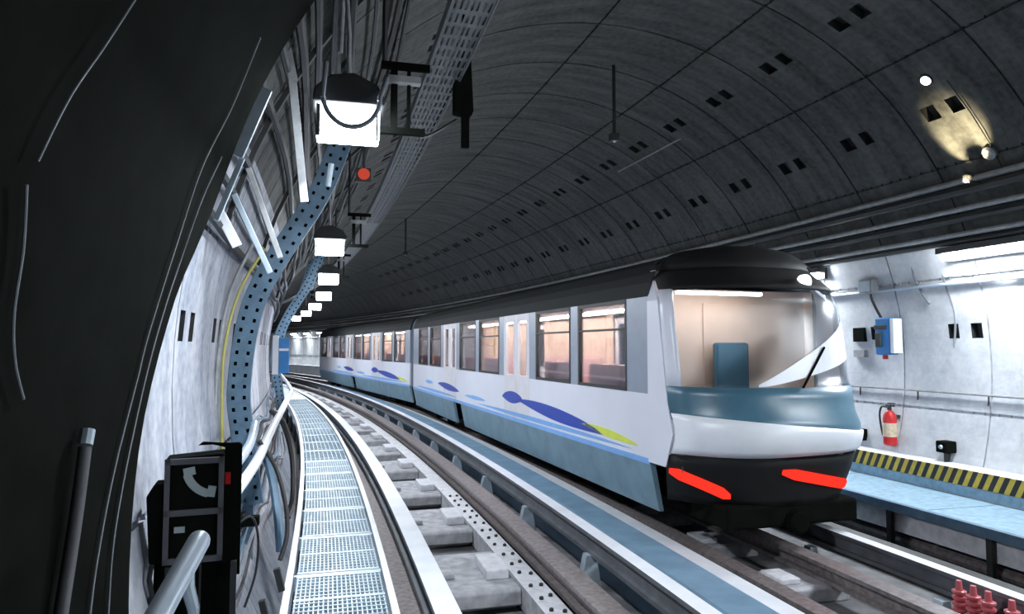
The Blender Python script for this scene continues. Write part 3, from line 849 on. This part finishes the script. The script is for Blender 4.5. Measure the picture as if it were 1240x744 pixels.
# diagonal struts, strips and conduits on the upper left
def strut(name, p, q, w, t, mat, label, cat='strut'):
    p = W(*p); q = W(*q); d = q - p; mb = MB(); Z = d.normalized(); X = Z.cross(Vector((0, 1, 0))).normalized(); Y = Z.cross(X)
    tf = Matrix((( X.x, Y.x, Z.x, p.x), (X.y, Y.y, Z.y, p.y), (X.z, Y.z, Z.z, p.z), (0, 0, 0, 1)))
    mb.box(-w / 2, w / 2, -t / 2, t / 2, 0, d.length, tf=tf); return tag(mb.build(name, mat, world=True, bevel=.004), label, cat)
strut('steel_strip', (4.6, -.42, 4.62), (4.6, -.33, 4.20), .055, .02, 'sootpipe', 'short pale steel strip high beside the black wall section')
strut('steel_strip', (4.6, -.335, 4.20), (4.6, -.25, 3.42), .05, .02, 'sootpipe', 'long pale steel strip hanging left of the nearest box lamp')
strut('diagonal_brace', (4.6, -.59, 3.62), (4.75, -.40, 3.08), .035, .03, 'sootpipe', 'pale diagonal brace below the upper left cables, uppermost of three')
strut('diagonal_brace', (4.6, -.67, 3.45), (4.75, -.46, 2.98), .035, .03, 'galv', 'white diagonal brace above the pale left wall patch, middle one of three')
strut('diagonal_brace', (4.6, -.755, 3.34), (4.65, -.65, 3.13), .06, .03, 'bar', 'short white brace at the black wall edge, lowest of three')
strut('edge_plate', (3.98, -.46, 3.92), (3.95, -.60, 3.53), .12, .02, 'galv', 'blue-grey slanted plate at the edge of the black wall section, upper one', 'plate')
strut('edge_plate', (3.98, -.55, 3.52), (3.95, -.67, 3.17), .03, .02, 'galv', 'thin pale plate at the edge of the black wall section, lower one', 'plate')
mb = MB(); mb.tube([W(4.3, -.02, 5.3), W(4.3, -.03, 4.7), W(4.28, -.045, 4.28)], .016, 8)
tag(mb.build('conduit', 'sootpipe', world=True), 'thin pale conduit dropping to the nearest box lamp', 'pipe')
mb = MB(); mb.tube([W(5.0, -.09, 3.78), W(5.0, -.11, 3.62)], .02, 8)
tag(mb.build('pipe_stub', 'galv', world=True), 'short pale pipe stub just below the nearest box lamp', 'pipe')

# lines on the black section of wall
def ringline(name, pts, r, mat, label, rr=RI - .012, cat='cable'):
    mb = MB(); mb.tube(smooth_pts(on_ring(pts, rr), 8), r, 6); return tag(mb.build(name, mat, world=True, smooth=True), label, cat)
ringline('thin_cable', [(2.07, 163.1), (1.99, 165.7), (1.89, 168.2), (1.81, 170.9)], .0025, 'greyc', 'thin grey cable slanting across the upper black wall, top left corner')
ringline('thin_cable', [(1.78, 171.8), (1.82, 173.8), (1.82, 176.0), (1.85, 177.6), (1.91, 178.9)], .0035, 'greyc', 'thin wavy grey cable low on the black wall at the far left edge')
ringline('seam_strip', [(3.37, 155.7), (3.44, 160.6), (3.31, 165.4), (3.22, 170.5), (2.99, 176.2), (2.87, 178.8), (2.63, 182.7), (2.45, 185.6), (2.30, 188.2), (2.1, 192)], .0035, 'greyc', 'thin pale seam on the black wall, the one farther from its edge', cat='seam')
ringline('seam_strip', [(3.60, 163.6), (3.48, 167), (3.35, 171.3), (3.20, 174.6), (3.03, 178.0), (2.85, 181.4), (2.67, 184.4), (2.54, 186.7), (2.42, 189.4), (2.2, 193)], .0035, 'greyc', 'thin pale seam on the black wall, the one closest to its edge', cat='seam')
pp = root('vertical_pipe', 2.2, -.75, 1.3, 'dark grey vertical pipe with pale cap on the black wall, bottom left', 'pipe', rot=False)
M['pipe_dark'] = pbr('dull pipe', (.10, .10, .11), .6, var=.3)
mb = MB(); mb.tube(smooth_pts(on_ring([(2.28, 181.3), (2.23, 183.1), (2.15, 185.1), (2.04, 187.3), (1.9, 190)], RI - .03)), .018, 10)
mb.build('pipe_body', 'pipe_dark', pp, world=True, smooth=True)
mb = MB(); mb.tube(on_ring([(2.30, 180.6), (2.28, 181.2)], RI - .03), .021, 10); mb.build('cap', 'galv', pp, world=True)

# ------------------------------------------------------------------ telephone box and rails on the left
ph = root('telephone_box', 3.45, -.646, 1.103, 'black emergency telephone box with handset sign at lower left', 'telephone')
ph.rotation_euler = (0, 0, 3.45 / R + .10); ph.scale = (.873,) * 3
b = MB(); b.prism([(-.15, .50), (-.15, 1.03), (.13, 1.05), (.13, .50)], .0, .16); b.build('casing', 'black', ph, bevel=.01)
b = MB()
for bx in ((-.15, .13, 1.00, 1.03), (-.15, .13, .74, .77), (-.15, .13, .50, .53), (-.15, -.125, .5, 1.03), (.105, .13, .5, 1.03)): b.box(bx[0], bx[1], -.015, .0, bx[2], bx[3])
b.build('frame', 'pipe_dark', ph)
# handset symbol
def arc_poly(cx, cz, r0, r1, t0, t1, n=14):
    o = [(cx + r1 * math.cos(t0 + (t1 - t0) * i / n), cz + r1 * math.sin(t0 + (t1 - t0) * i / n)) for i in range(n + 1)]
    return o + [(cx + r0 * math.cos(t1 - (t1 - t0) * i / n), cz + r0 * math.sin(t1 - (t1 - t0) * i / n)) for i in range(n + 1)]
b = MB(); b.prism(arc_poly(.095, .985, .125, .165, math.radians(196), math.radians(254)), -.006, .0)
for ang, l in ((190, 1), (260, -1)):
    t = math.radians(ang); cx, cz = .095 + .132 * math.cos(t), .985 + .132 * math.sin(t)
    b.box(-.028, .028, -.006, 0, -.02, .02, tf=Matrix.Translation((cx, -.001, cz)) @ Matrix.Rotation(-t, 4, 'Y'))
b.build('handset_symbol', 'icon', ph)
b = MB(); b.box(-.10, -.05, -.006, 0, .655, .685); b.build('sign_label', 'icon', ph)
b = MB(); b.box(-.02, .06, -.004, 0, .575, .580); b.build('door_slot', 'icon', ph)
b = MB(); b.prism([(-.215, .50), (-.235, .84), (-.20, .90), (-.155, .90), (-.155, .50)], .02, .17); b.build('side_case', 'black', ph, bevel=.008)
b = MB(); b.prism([(.13, .40), (.13, 1.07), (.02, 1.10), (.0, 1.085), (.20, 1.09), (.215, 1.08), (.215, .40)], .06, .10); b.build('back_board', 'black', ph)
b = MB(); b.box(.135, .16, .03, .055, .88, .94); b.build('red_lamp', 'red', ph)
b = MB(); b.box(-.16, .20, .0, .2, .02, .06)
b.box(-.14, -.115, .02, .05, -.92, .48); b.box(.17, .20, .02, .05, -.92, .48); b.box(.02, .03, .02, .03, .06, .50); b.build('stand', 'dark', ph)
b = MB(); b.box(-.20, .18, .10, .14, .06, .5); b.build('backplate', 'black', ph)
b = MB(); b.tube([(-.02, .02, .50), (-.03, .0, .38), (.0, .0, .27), (.01, .02, .12)], [.02, .035, .03, .012], 10); b.build('cable_gland', 'galv', ph)
b = MB(); b.tube([(-.20, .02, .50), (-.205, -.02, .44), (-.19, -.02, .36), (-.21, 0, .30), (-.19, .02, .22)], .012, 8); b.build('cord', 'rubber', ph)

def tubething(name, pts, r, mat, label, cat='pipe', n=16, rounded=False, k=6):
    P = smooth_pts([W(*p) for p in pts], k); rr = r
    if rounded:
        d = (P[0] - P[1]).normalized(); cap = [P[0] + d * r * math.sin(t) for t in (1.4, 1.1, .7, .35)]
        P = cap + P; rr = [r * math.cos(t) for t in (1.4, 1.1, .7, .35)] + [r] * (len(P) - 4)
    mb = MB(); mb.tube(P, rr, n); return tag(mb.build(name, mat, world=True, smooth=True), label, cat)
tubething('handrail', [(1.80, -.34, 2.045), (1.55, -.37, 1.96), (1.3, -.40, 1.87), (.9, -.45, 1.75)], .0255, 'pipe', 'thick pale blue handrail with rounded end in front of the telephone box', 'handrail', rounded=True)
hr = tubething('wall_pipe', [(4.18, -.60, 1.66), (5.2, -.56, 1.71), (6.5, -.55, 1.79), (10., -.52, 1.84), (13, -.52, 1.79), (20, -.6, 1.8)], .034, 'white', 'thick white pipe running along the left wall behind the telephone box')
hr2 = tubething('wall_pipe', [(4.18, -.62, 1.80), (4.7, -.60, 1.82), (5.2, -.60, 1.85), (5.9, -.64, 1.90)], .030, 'pipe', 'short bluish pipe above the thick white pipe on the left wall')
# hanging cables low on left wall
rnd = random.Random(3)
cols = [('rubber', 'black'), ('greyc', 'grey'), ('galvb', 'blue'), ('rubber', 'black')]
for i in range(11):
    mt, cn = cols[i % 4]; z = .95 + .075 * i; pts = []
    s = 3.9 + .3 * rnd.random()
    while s < 24:
        zz = z + .06 * math.sin(s * 2.1 + i) + .04 * rnd.uniform(-1, 1)
        r_w = math.sqrt(max(.1, (RT - .05) ** 2 - (zz - Z0) ** 2)); pts.append((s, A0 - r_w + .05 * rnd.random(), zz)); s += .8 + .5 * rnd.random()
    tubething('hanging_cable', pts, .011 + .004 * (i % 3), mt, '%s cable sagging along the foot of the left wall, %s from the bottom' % (cn, ORD[min(i, 11)] if i else 'lowest'), 'cable', n=6, k=4)['group'] = 'cables sagging along the left wall'
# loose loops
tubething('cable_loop', [(4.2, -.60, 1.48), (4.25, -.50, 1.55), (4.3, -.46, 1.42), (4.3, -.47, 1.22), (4.25, -.52, 1.05)], .007, 'rubber', 'thin black cable looping down beside the telephone box', 'cable', n=6)
tubething('cable_loop', [(5.6, -.58, 1.80), (5.6, -.46, 1.60), (5.5, -.38, 1.35), (5.4, -.36, 1.15), (5.3, -.40, 1.0)], .016, 'rubber', 'thick black cable hanging beside the left walkway edge', 'cable', n=8)
tubething('cable_loop', [(7.6, -.62, 1.85), (7.4, -.50, 1.75), (7.2, -.40, 1.45), (7.0, -.38, 1.1), (6.8, -.42, .95)], .03, 'rubber', 'black sleeve arching from the wall down beside the left walkway', 'cable', n=8)
tubething('cable_loop', [(6.2, -.62, 1.72), (6.0, -.52, 1.5), (5.8, -.45, 1.2), (5.7, -.42, .95)], .035, 'galvb', 'blue flexible hose hanging between wall and left walkway', 'hose', n=8)
mb = MB(); 
for (s, a, z) in ((4.35, -.50, 1.50),):
    tf = Matrix.Translation(W(s, a, z)); mb.box(-.06, .04, -.03, .03, -.025, .03, tf=tf)
tag(mb.build('pipe_clamp', 'black', world=True, bevel=.005), 'black clamp jutting out right of the telephone box', 'clamp')
for i, (s, a, z) in enumerate(((4.6, -.36, 1.08), (4.35, -.42, .98))):
    mb = MB(); mb.box(-.018, .018, -.02, .02, -.07, .07, tf=Matrix.Translation(W(s, a, z)) @ Matrix.Rotation(-.25, 4, 'Y'))
    tag(mb.build('cable_clip', 'dark', world=True), 'dark slanted clip between cables and left walkway, %s one' % ('farther' if i == 0 else 'nearer'), 'clip')

# blue box on the left wall further on
bb = root('telephone_box', 12.6, -.72, 2.06, 'bright blue box with white side on the left wall in the distance', 'box')
b = MB(); b.box(.0, .17, -.05, .25, 0, .60); b.build('casing', 'bluebox', bb, bevel=.01)
b = MB(); b.box(-.10, .0, -.06, .26, -.02, .64); b.build('side_panel', 'white', bb, bevel=.008)
b = MB(); b.box(.01, .16, -.056, -.05, .38, .42); b.build('label_band', 'white', bb)

# ------------------------------------------------------------------ right wall fittings
def longpipe(ang, rr, r, mat, label, s0=2.5, s1=70, name='wall_pipe'):
    mb = MB(); mb.tube([ring_pt(s0 + 1.5 * k, math.radians(ang), rr) for k in range(int((s1 - s0) / 1.5))], r, 8)
    return tag(mb.build(name, mat, world=True, smooth=True), label, 'pipe')
longpipe(30.3, RT - .09, .035, 'sootpipe', 'long dusty pipe along the upper right wall, topmost')
longpipe(29.0, RT - .13, .05, 'dark', 'black thick pipe tucked just under the topmost right wall pipe')
longpipe(26.0, RT - .12, .03, 'sootpipe', 'long dusty pipe along the upper right wall, second from the top')
longpipe(24.4, RT - .10, .045, 'dark', 'black cable sheath just under the second right wall pipe')
longpipe(21.9, RT - .12, .03, 'sootpipe', 'long dusty pipe along the upper right wall, third from the top')
longpipe(20.7, RT - .09, .035, 'dark', 'black cable sheath just above the right wall lamps')
longpipe(13.6, RT - .03, .020, 'pipe', 'pale conduit running below the right wall lamps', name='conduit')
longpipe(-5.0, RT - .035, .013, 'sootpipe', 'thin dark handrail on the right wall above the extinguisher', name='wall_handrail')
for i in range(6):
    s = 5.5 + .95 * i; mb = MB()
    mb.tube([ring_pt(s, math.radians(-5), RT - .035), ring_pt(s, math.radians(-6.2), RT - .03), ring_pt(s + .03, math.radians(-6.6), RT + .0)], .01, 6)
    tag(mb.build('handrail_hook', 'dark', world=True), 'small hook holding the thin right wall handrail, %s from the camera' % ORD[i], 'hook', 'hooks of the right wall handrail')

# wall luminaires on right: long tube in dark trough
def wall_lamp():
    r = root('wall_lamp', 0, 0, 0, '', 'lamp')
    b = MB(); b.box(-.13, .03, -.62, .62, .03, .10); b.box(.0, .05, -.62, .62, -.06, .10); b.build('trough', 'dark', r)
    b = MB(); b.tube([(-.06, -.58, -.02), (-.06, .58, -.02)], .035, 12); b.build('tube', 'walltube', r)
    area_child(r, (-.10, 0, -.06), (-.75, 0, -1), .12, 1.1, 110)
    return r
wl = wall_lamp()
WS = [-2, .6, 3.2, 6.15, 9.3, 13, 17, 21, 25.5, 30, 35, 40, 45, 49, 52, 55, 58, 62]  # unseen lamps beside and behind the camera are added to brighten the train
for i, s in enumerate(WS):
    o = wl if i == 0 else copy_tree(wl)
    put(o, s, A0 + (RT - .09) * math.cos(math.radians(18.4)), Z0 + (RT - .09) * math.sin(math.radians(18.4)))
    o['label'] = {3: 'long bright tube lamp in a dark trough on the right wall'}.get(i, 'unseen tube lamp on the right wall, those near the camera added for brightness'); o['group'] = 'tube lamps on the right wall'

# blue box with cable
eb = root('electric_box', 7.75, 7.25, 2.40, 'blue electric box with white side on the right wall above the handrail', 'box')
b = MB(); b.box(-.12, .03, -.13, .13, .0, .50); b.build('casing', 'bluebox', eb, bevel=.02)
b = MB(); b.box(-.125, .02, -.20, -.135, .02, .48); b.build('side_panel', 'white', eb, bevel=.01)
b = MB(); b.box(-.16, -.12, .0, .09, .10, .30); b.box(-.15, -.12, -.08, .12, .34, .40); b.build('socket', 'dark', eb, bevel=.01)
b = MB(); b.lathe([(.035, 0), (.035, .06)], 12, c=(-.05, .03, -.06)); b.build('plug', 'red', eb)
tubething('box_cable', [(7.85, 7.22, 2.90), (7.95, 7.23, 3.05), (8.0, 7.21, 3.2), (8.0, 7.20, 3.34)], .018, 'rubber', 'dark cable rising from the blue electric box to the junction box', 'cable', n=8)
jb = root('junction_box', 8.0, 7.17, 3.24, 'grey junction box on the pale conduit above the blue electric box', 'box')
b = MB(); b.box(-.06, .07, -.12, .12, 0, .20); b.build('casing', 'sootpipe', jb, bevel=.01)
b = MB(); b.box(-.07, -.06, -.09, .09, .03, .17); b.build('lid', 'galv', jb)
for i, (s, z) in enumerate(((8.35, 2.58), (8.35, 2.36))):
    mb = MB(); mb.box(-.03, .05, -.11, .11, 0, .2 if i == 0 else .10, tf=Matrix.Translation(W(s, 7.34, z)))
    tag(mb.build('wall_plate', 'black' if i == 0 else 'sootpipe', world=True), ('black square plate left of the blue electric box' if i == 0 else 'small grey plate under the black square plate'), 'plate')
# cables dropping down the right wall
tubething('drop_cable', [(6.95, 7.17, 3.75), (6.9, 7.25, 3.3), (6.85, 7.33, 2.9), (6.9, 7.36, 2.5)], .013, 'greyc', 'thin grey cable dropping down the right wall right of the blue box', 'cable', n=6)
tubething('drop_cable', [(7.3, 7.15, 3.75), (7.3, 7.24, 3.35), (7.15, 7.28, 3.05)], .02, 'greyc', 'short thick cable hanging down beside the blue electric box', 'cable', n=6)

# fire extinguisher
fe = root('fire_extinguisher', 7.70, 7.16, 1.20, 'red fire extinguisher hanging on the right wall', 'fire extinguisher')
b = MB(); b.lathe([(.06, 0), (.082, .015), (.085, .04), (.085, .36), (.075, .41), (.045, .45), (.028, .465)], 24); b.build('cylinder', 'red', fe, smooth=True)
b = MB(); b.lathe([(.028, .465), (.028, .50), (.02, .52)], 12); b.box(-.015, .015, -.08, .05, .515, .535); b.box(-.015, .015, -.09, .02, .55, .565); b.build('valve', 'dark', fe)
b = MB(); b.tube(smooth_pts([(0, .03, .50), (.0, .13, .50), (0, .17, .40), (0, .155, .25), (0, .12, .12)]), .013, 8); b.build('hose', 'rubber', fe, smooth=True)
b = MB(); b.lathe([(.087, .12), (.087, .30)], 24); b.build('label_sleeve', 'white', fe, smooth=True); M['cream'] = pbr('cream label', (.75, .60, .42), .5, var=.3, scale=30)
COL.objects['label_sleeve'].data.materials[0] = M['cream']
b = MB(); b.box(.05, .16, -.03, .03, .10, .14); b.box(.05, .16, -.03, .03, .36, .40); b.build('bracket', 'dark', fe)
mb = MB(); mb.box(-.04, .05, -.09, .09, 0, .16, tf=Matrix.Translation(W(8.25, 7.20, 1.20)))
tag(mb.build('wall_socket', 'black', world=True, bevel=.01), 'small black box on the wall left of the fire extinguisher', 'box')
fl = root('floodlight', 6.88, 7.14, 1.20, 'small black floodlight low on the right wall right of the extinguisher', 'lamp')
b = MB(); b.box(-.06, .10, -.08, .08, .03, .17); b.build('casing', 'black', fl, bevel=.015)
b = MB(); b.lathe([(.028, 0), (.02, .02)], 12, tf=Matrix.Translation((-.06, 0, .10)) @ Matrix.Rotation(-pi / 2, 4, 'Y')); b.build('lens', 'galv', fl)
b = MB(); b.box(-.01, .08, -.01, .01, -.08, .03); b.build('bracket', 'dark', fl)

# round lamp and warm spotlight on the right vault
def on_wall(name, s, deg, r, label, cat):
    o = root(name, s, A0 + r * math.cos(math.radians(deg)), Z0 + r * math.sin(math.radians(deg)), label, cat)
    o.rotation_euler = (0, 0, 0)
    t = math.radians(deg); n = -Vector((math.cos(t), 0, math.sin(t))); n = Matrix.Rotation(s / R, 3, 'Z') @ n
    o.rotation_mode = 'QUATERNION'; o.rotation_quaternion = n.to_track_quat('Z', 'Y'); return o
sp = on_wall('round_lamp', 5.94, 47.3, RT - .005, 'small round white lamp set in the dark vault at upper right', 'lamp')
b = MB(); b.lathe([(.07, 0), (.07, .01), (.06, .015)], 24); b.build('rim', 'dark', sp)
b = MB(); b.lathe([(.052, .0155), (.050, .025), (.03, .032)], 24); b.build('lens', 'spot', sp)
wm = root('spotlight', 5.95, A0 + (RT - .30) * math.cos(math.radians(31)), Z0 + (RT - .30) * math.sin(math.radians(31)), 'small warm spotlight on the upper right pipes lighting the vault', 'lamp')
b = MB(); b.lathe([(.03, 0), (.05, .05), (.05, .09)], 14, tf=Matrix.Rotation(.55, 4, 'Y')); b.build('housing', 'dark', wm)
b = MB(); b.lathe([(.03, .091), (.02, .094)], 14, tf=Matrix.Rotation(.55, 4, 'Y')); b.build('lens', 'warm', wm)
b = MB(); b.box(-.0, .22, -.012, .012, -.01, .01); b.build('arm', 'dark', wm)
ld = bpy.data.lights.new('warm_spot', 'SPOT'); ld.energy = 300; ld.color = (1., .82, .48); ld.spot_size = math.radians(62); ld.spot_blend = .6; ld.shadow_soft_size = .03
lo = bpy.data.objects.new('warm_spot_light', ld); COL.objects.link(lo)
lo.location = ring_pt(5.95, math.radians(30.5), RT - .36); lo.rotation_euler = (ring_pt(5.97, math.radians(36), RT) - lo.location).to_track_quat('-Z', 'Y').to_euler()
# thin drop wire and small round box by the warm light
mb = MB(); mb.tube([ring_pt(5.75, math.radians(d), RT - .02) for d in (46, 40, 34, 29)], .006, 6)
tag(mb.build('thin_wire', 'rubber', world=True), 'thin black wire down the vault beside the warm spotlight', 'wire')
mb = on_wall('round_box', 5.80, 33.2, RT, 'small grey round box beside the thin wire in the warm light', 'box')
b = MB(); b.lathe([(.075, 0), (.075, .04), (.05, .06)], 20); b.build('casing', 'sootpipe', mb)

# dark hangers under the crown
hg = root('ceiling_hanger', 8.8, 3.74, 5.35, 'dark hanger rod with small pale tip below the crown of the vault', 'hanger')
b = MB(); b.tube([(0, 0, .10), (0, 0, 1.12)], .025, 8); b.build('rod', 'dark', hg)
b = MB(); b.box(-.06, .05, -.05, .05, 0, .10); b.build('tip_box', 'dark', hg)
b = MB(); b.lathe([(.012, -.02), (.02, .0)], 8); b.build('tip', 'galv', hg)
for i, (s, a) in enumerate(((21., 3.0),)):
    o = copy_tree(hg); put(o, s, a, 5.30); o['label'] = 'small distant hanger rod under the crown of the vault'

# overhead contact line brackets along right vault (thin long line)
mb = MB(); mb.tube([W(9 + k, 4.9 - .02 * k, 5.55) for k in range(3)], .012, 6)
tag(mb.build('light_strip', 'sootpipe', world=True), 'short pale tube under the vault above the train', 'tube')

# ------------------------------------------------------------------ world, camera
w = bpy.data.worlds.new('World'); sc.world = w; w.use_nodes = True
bg = w.node_tree.nodes['Background']; bg.inputs[0].default_value = (.75, .85, 1., 1); bg.inputs[1].default_value = .03
cam = bpy.data.cameras.new('camera'); co = bpy.data.objects.new('camera', cam); COL.objects.link(co)
cam.sensor_width = 36.; cam.lens = 36. * 850 / 1240; cam.clip_start = .05; cam.clip_end = 500
co.location = (0, 0, 2.5)
th, phh = .2203, .0574
fw = Vector((math.sin(th) * math.cos(phh), math.cos(th) * math.cos(phh), math.sin(phh)))
co.rotation_euler = fw.to_track_quat('-Z', 'Y').to_euler()
sc.camera = co
sc.view_settings.view_transform = 'Standard'; sc.view_settings.look = 'None'; sc.view_settings.gamma = 1.; sc.view_settings.exposure = 0.
sc.view_settings.use_curve_mapping = False
sc.cycles.max_bounces = 8; sc.cycles.diffuse_bounces = 4; sc.cycles.transparent_max_bounces = 24; sc.cycles.use_denoising = True
sc.cycles.sample_clamp_indirect = 4.
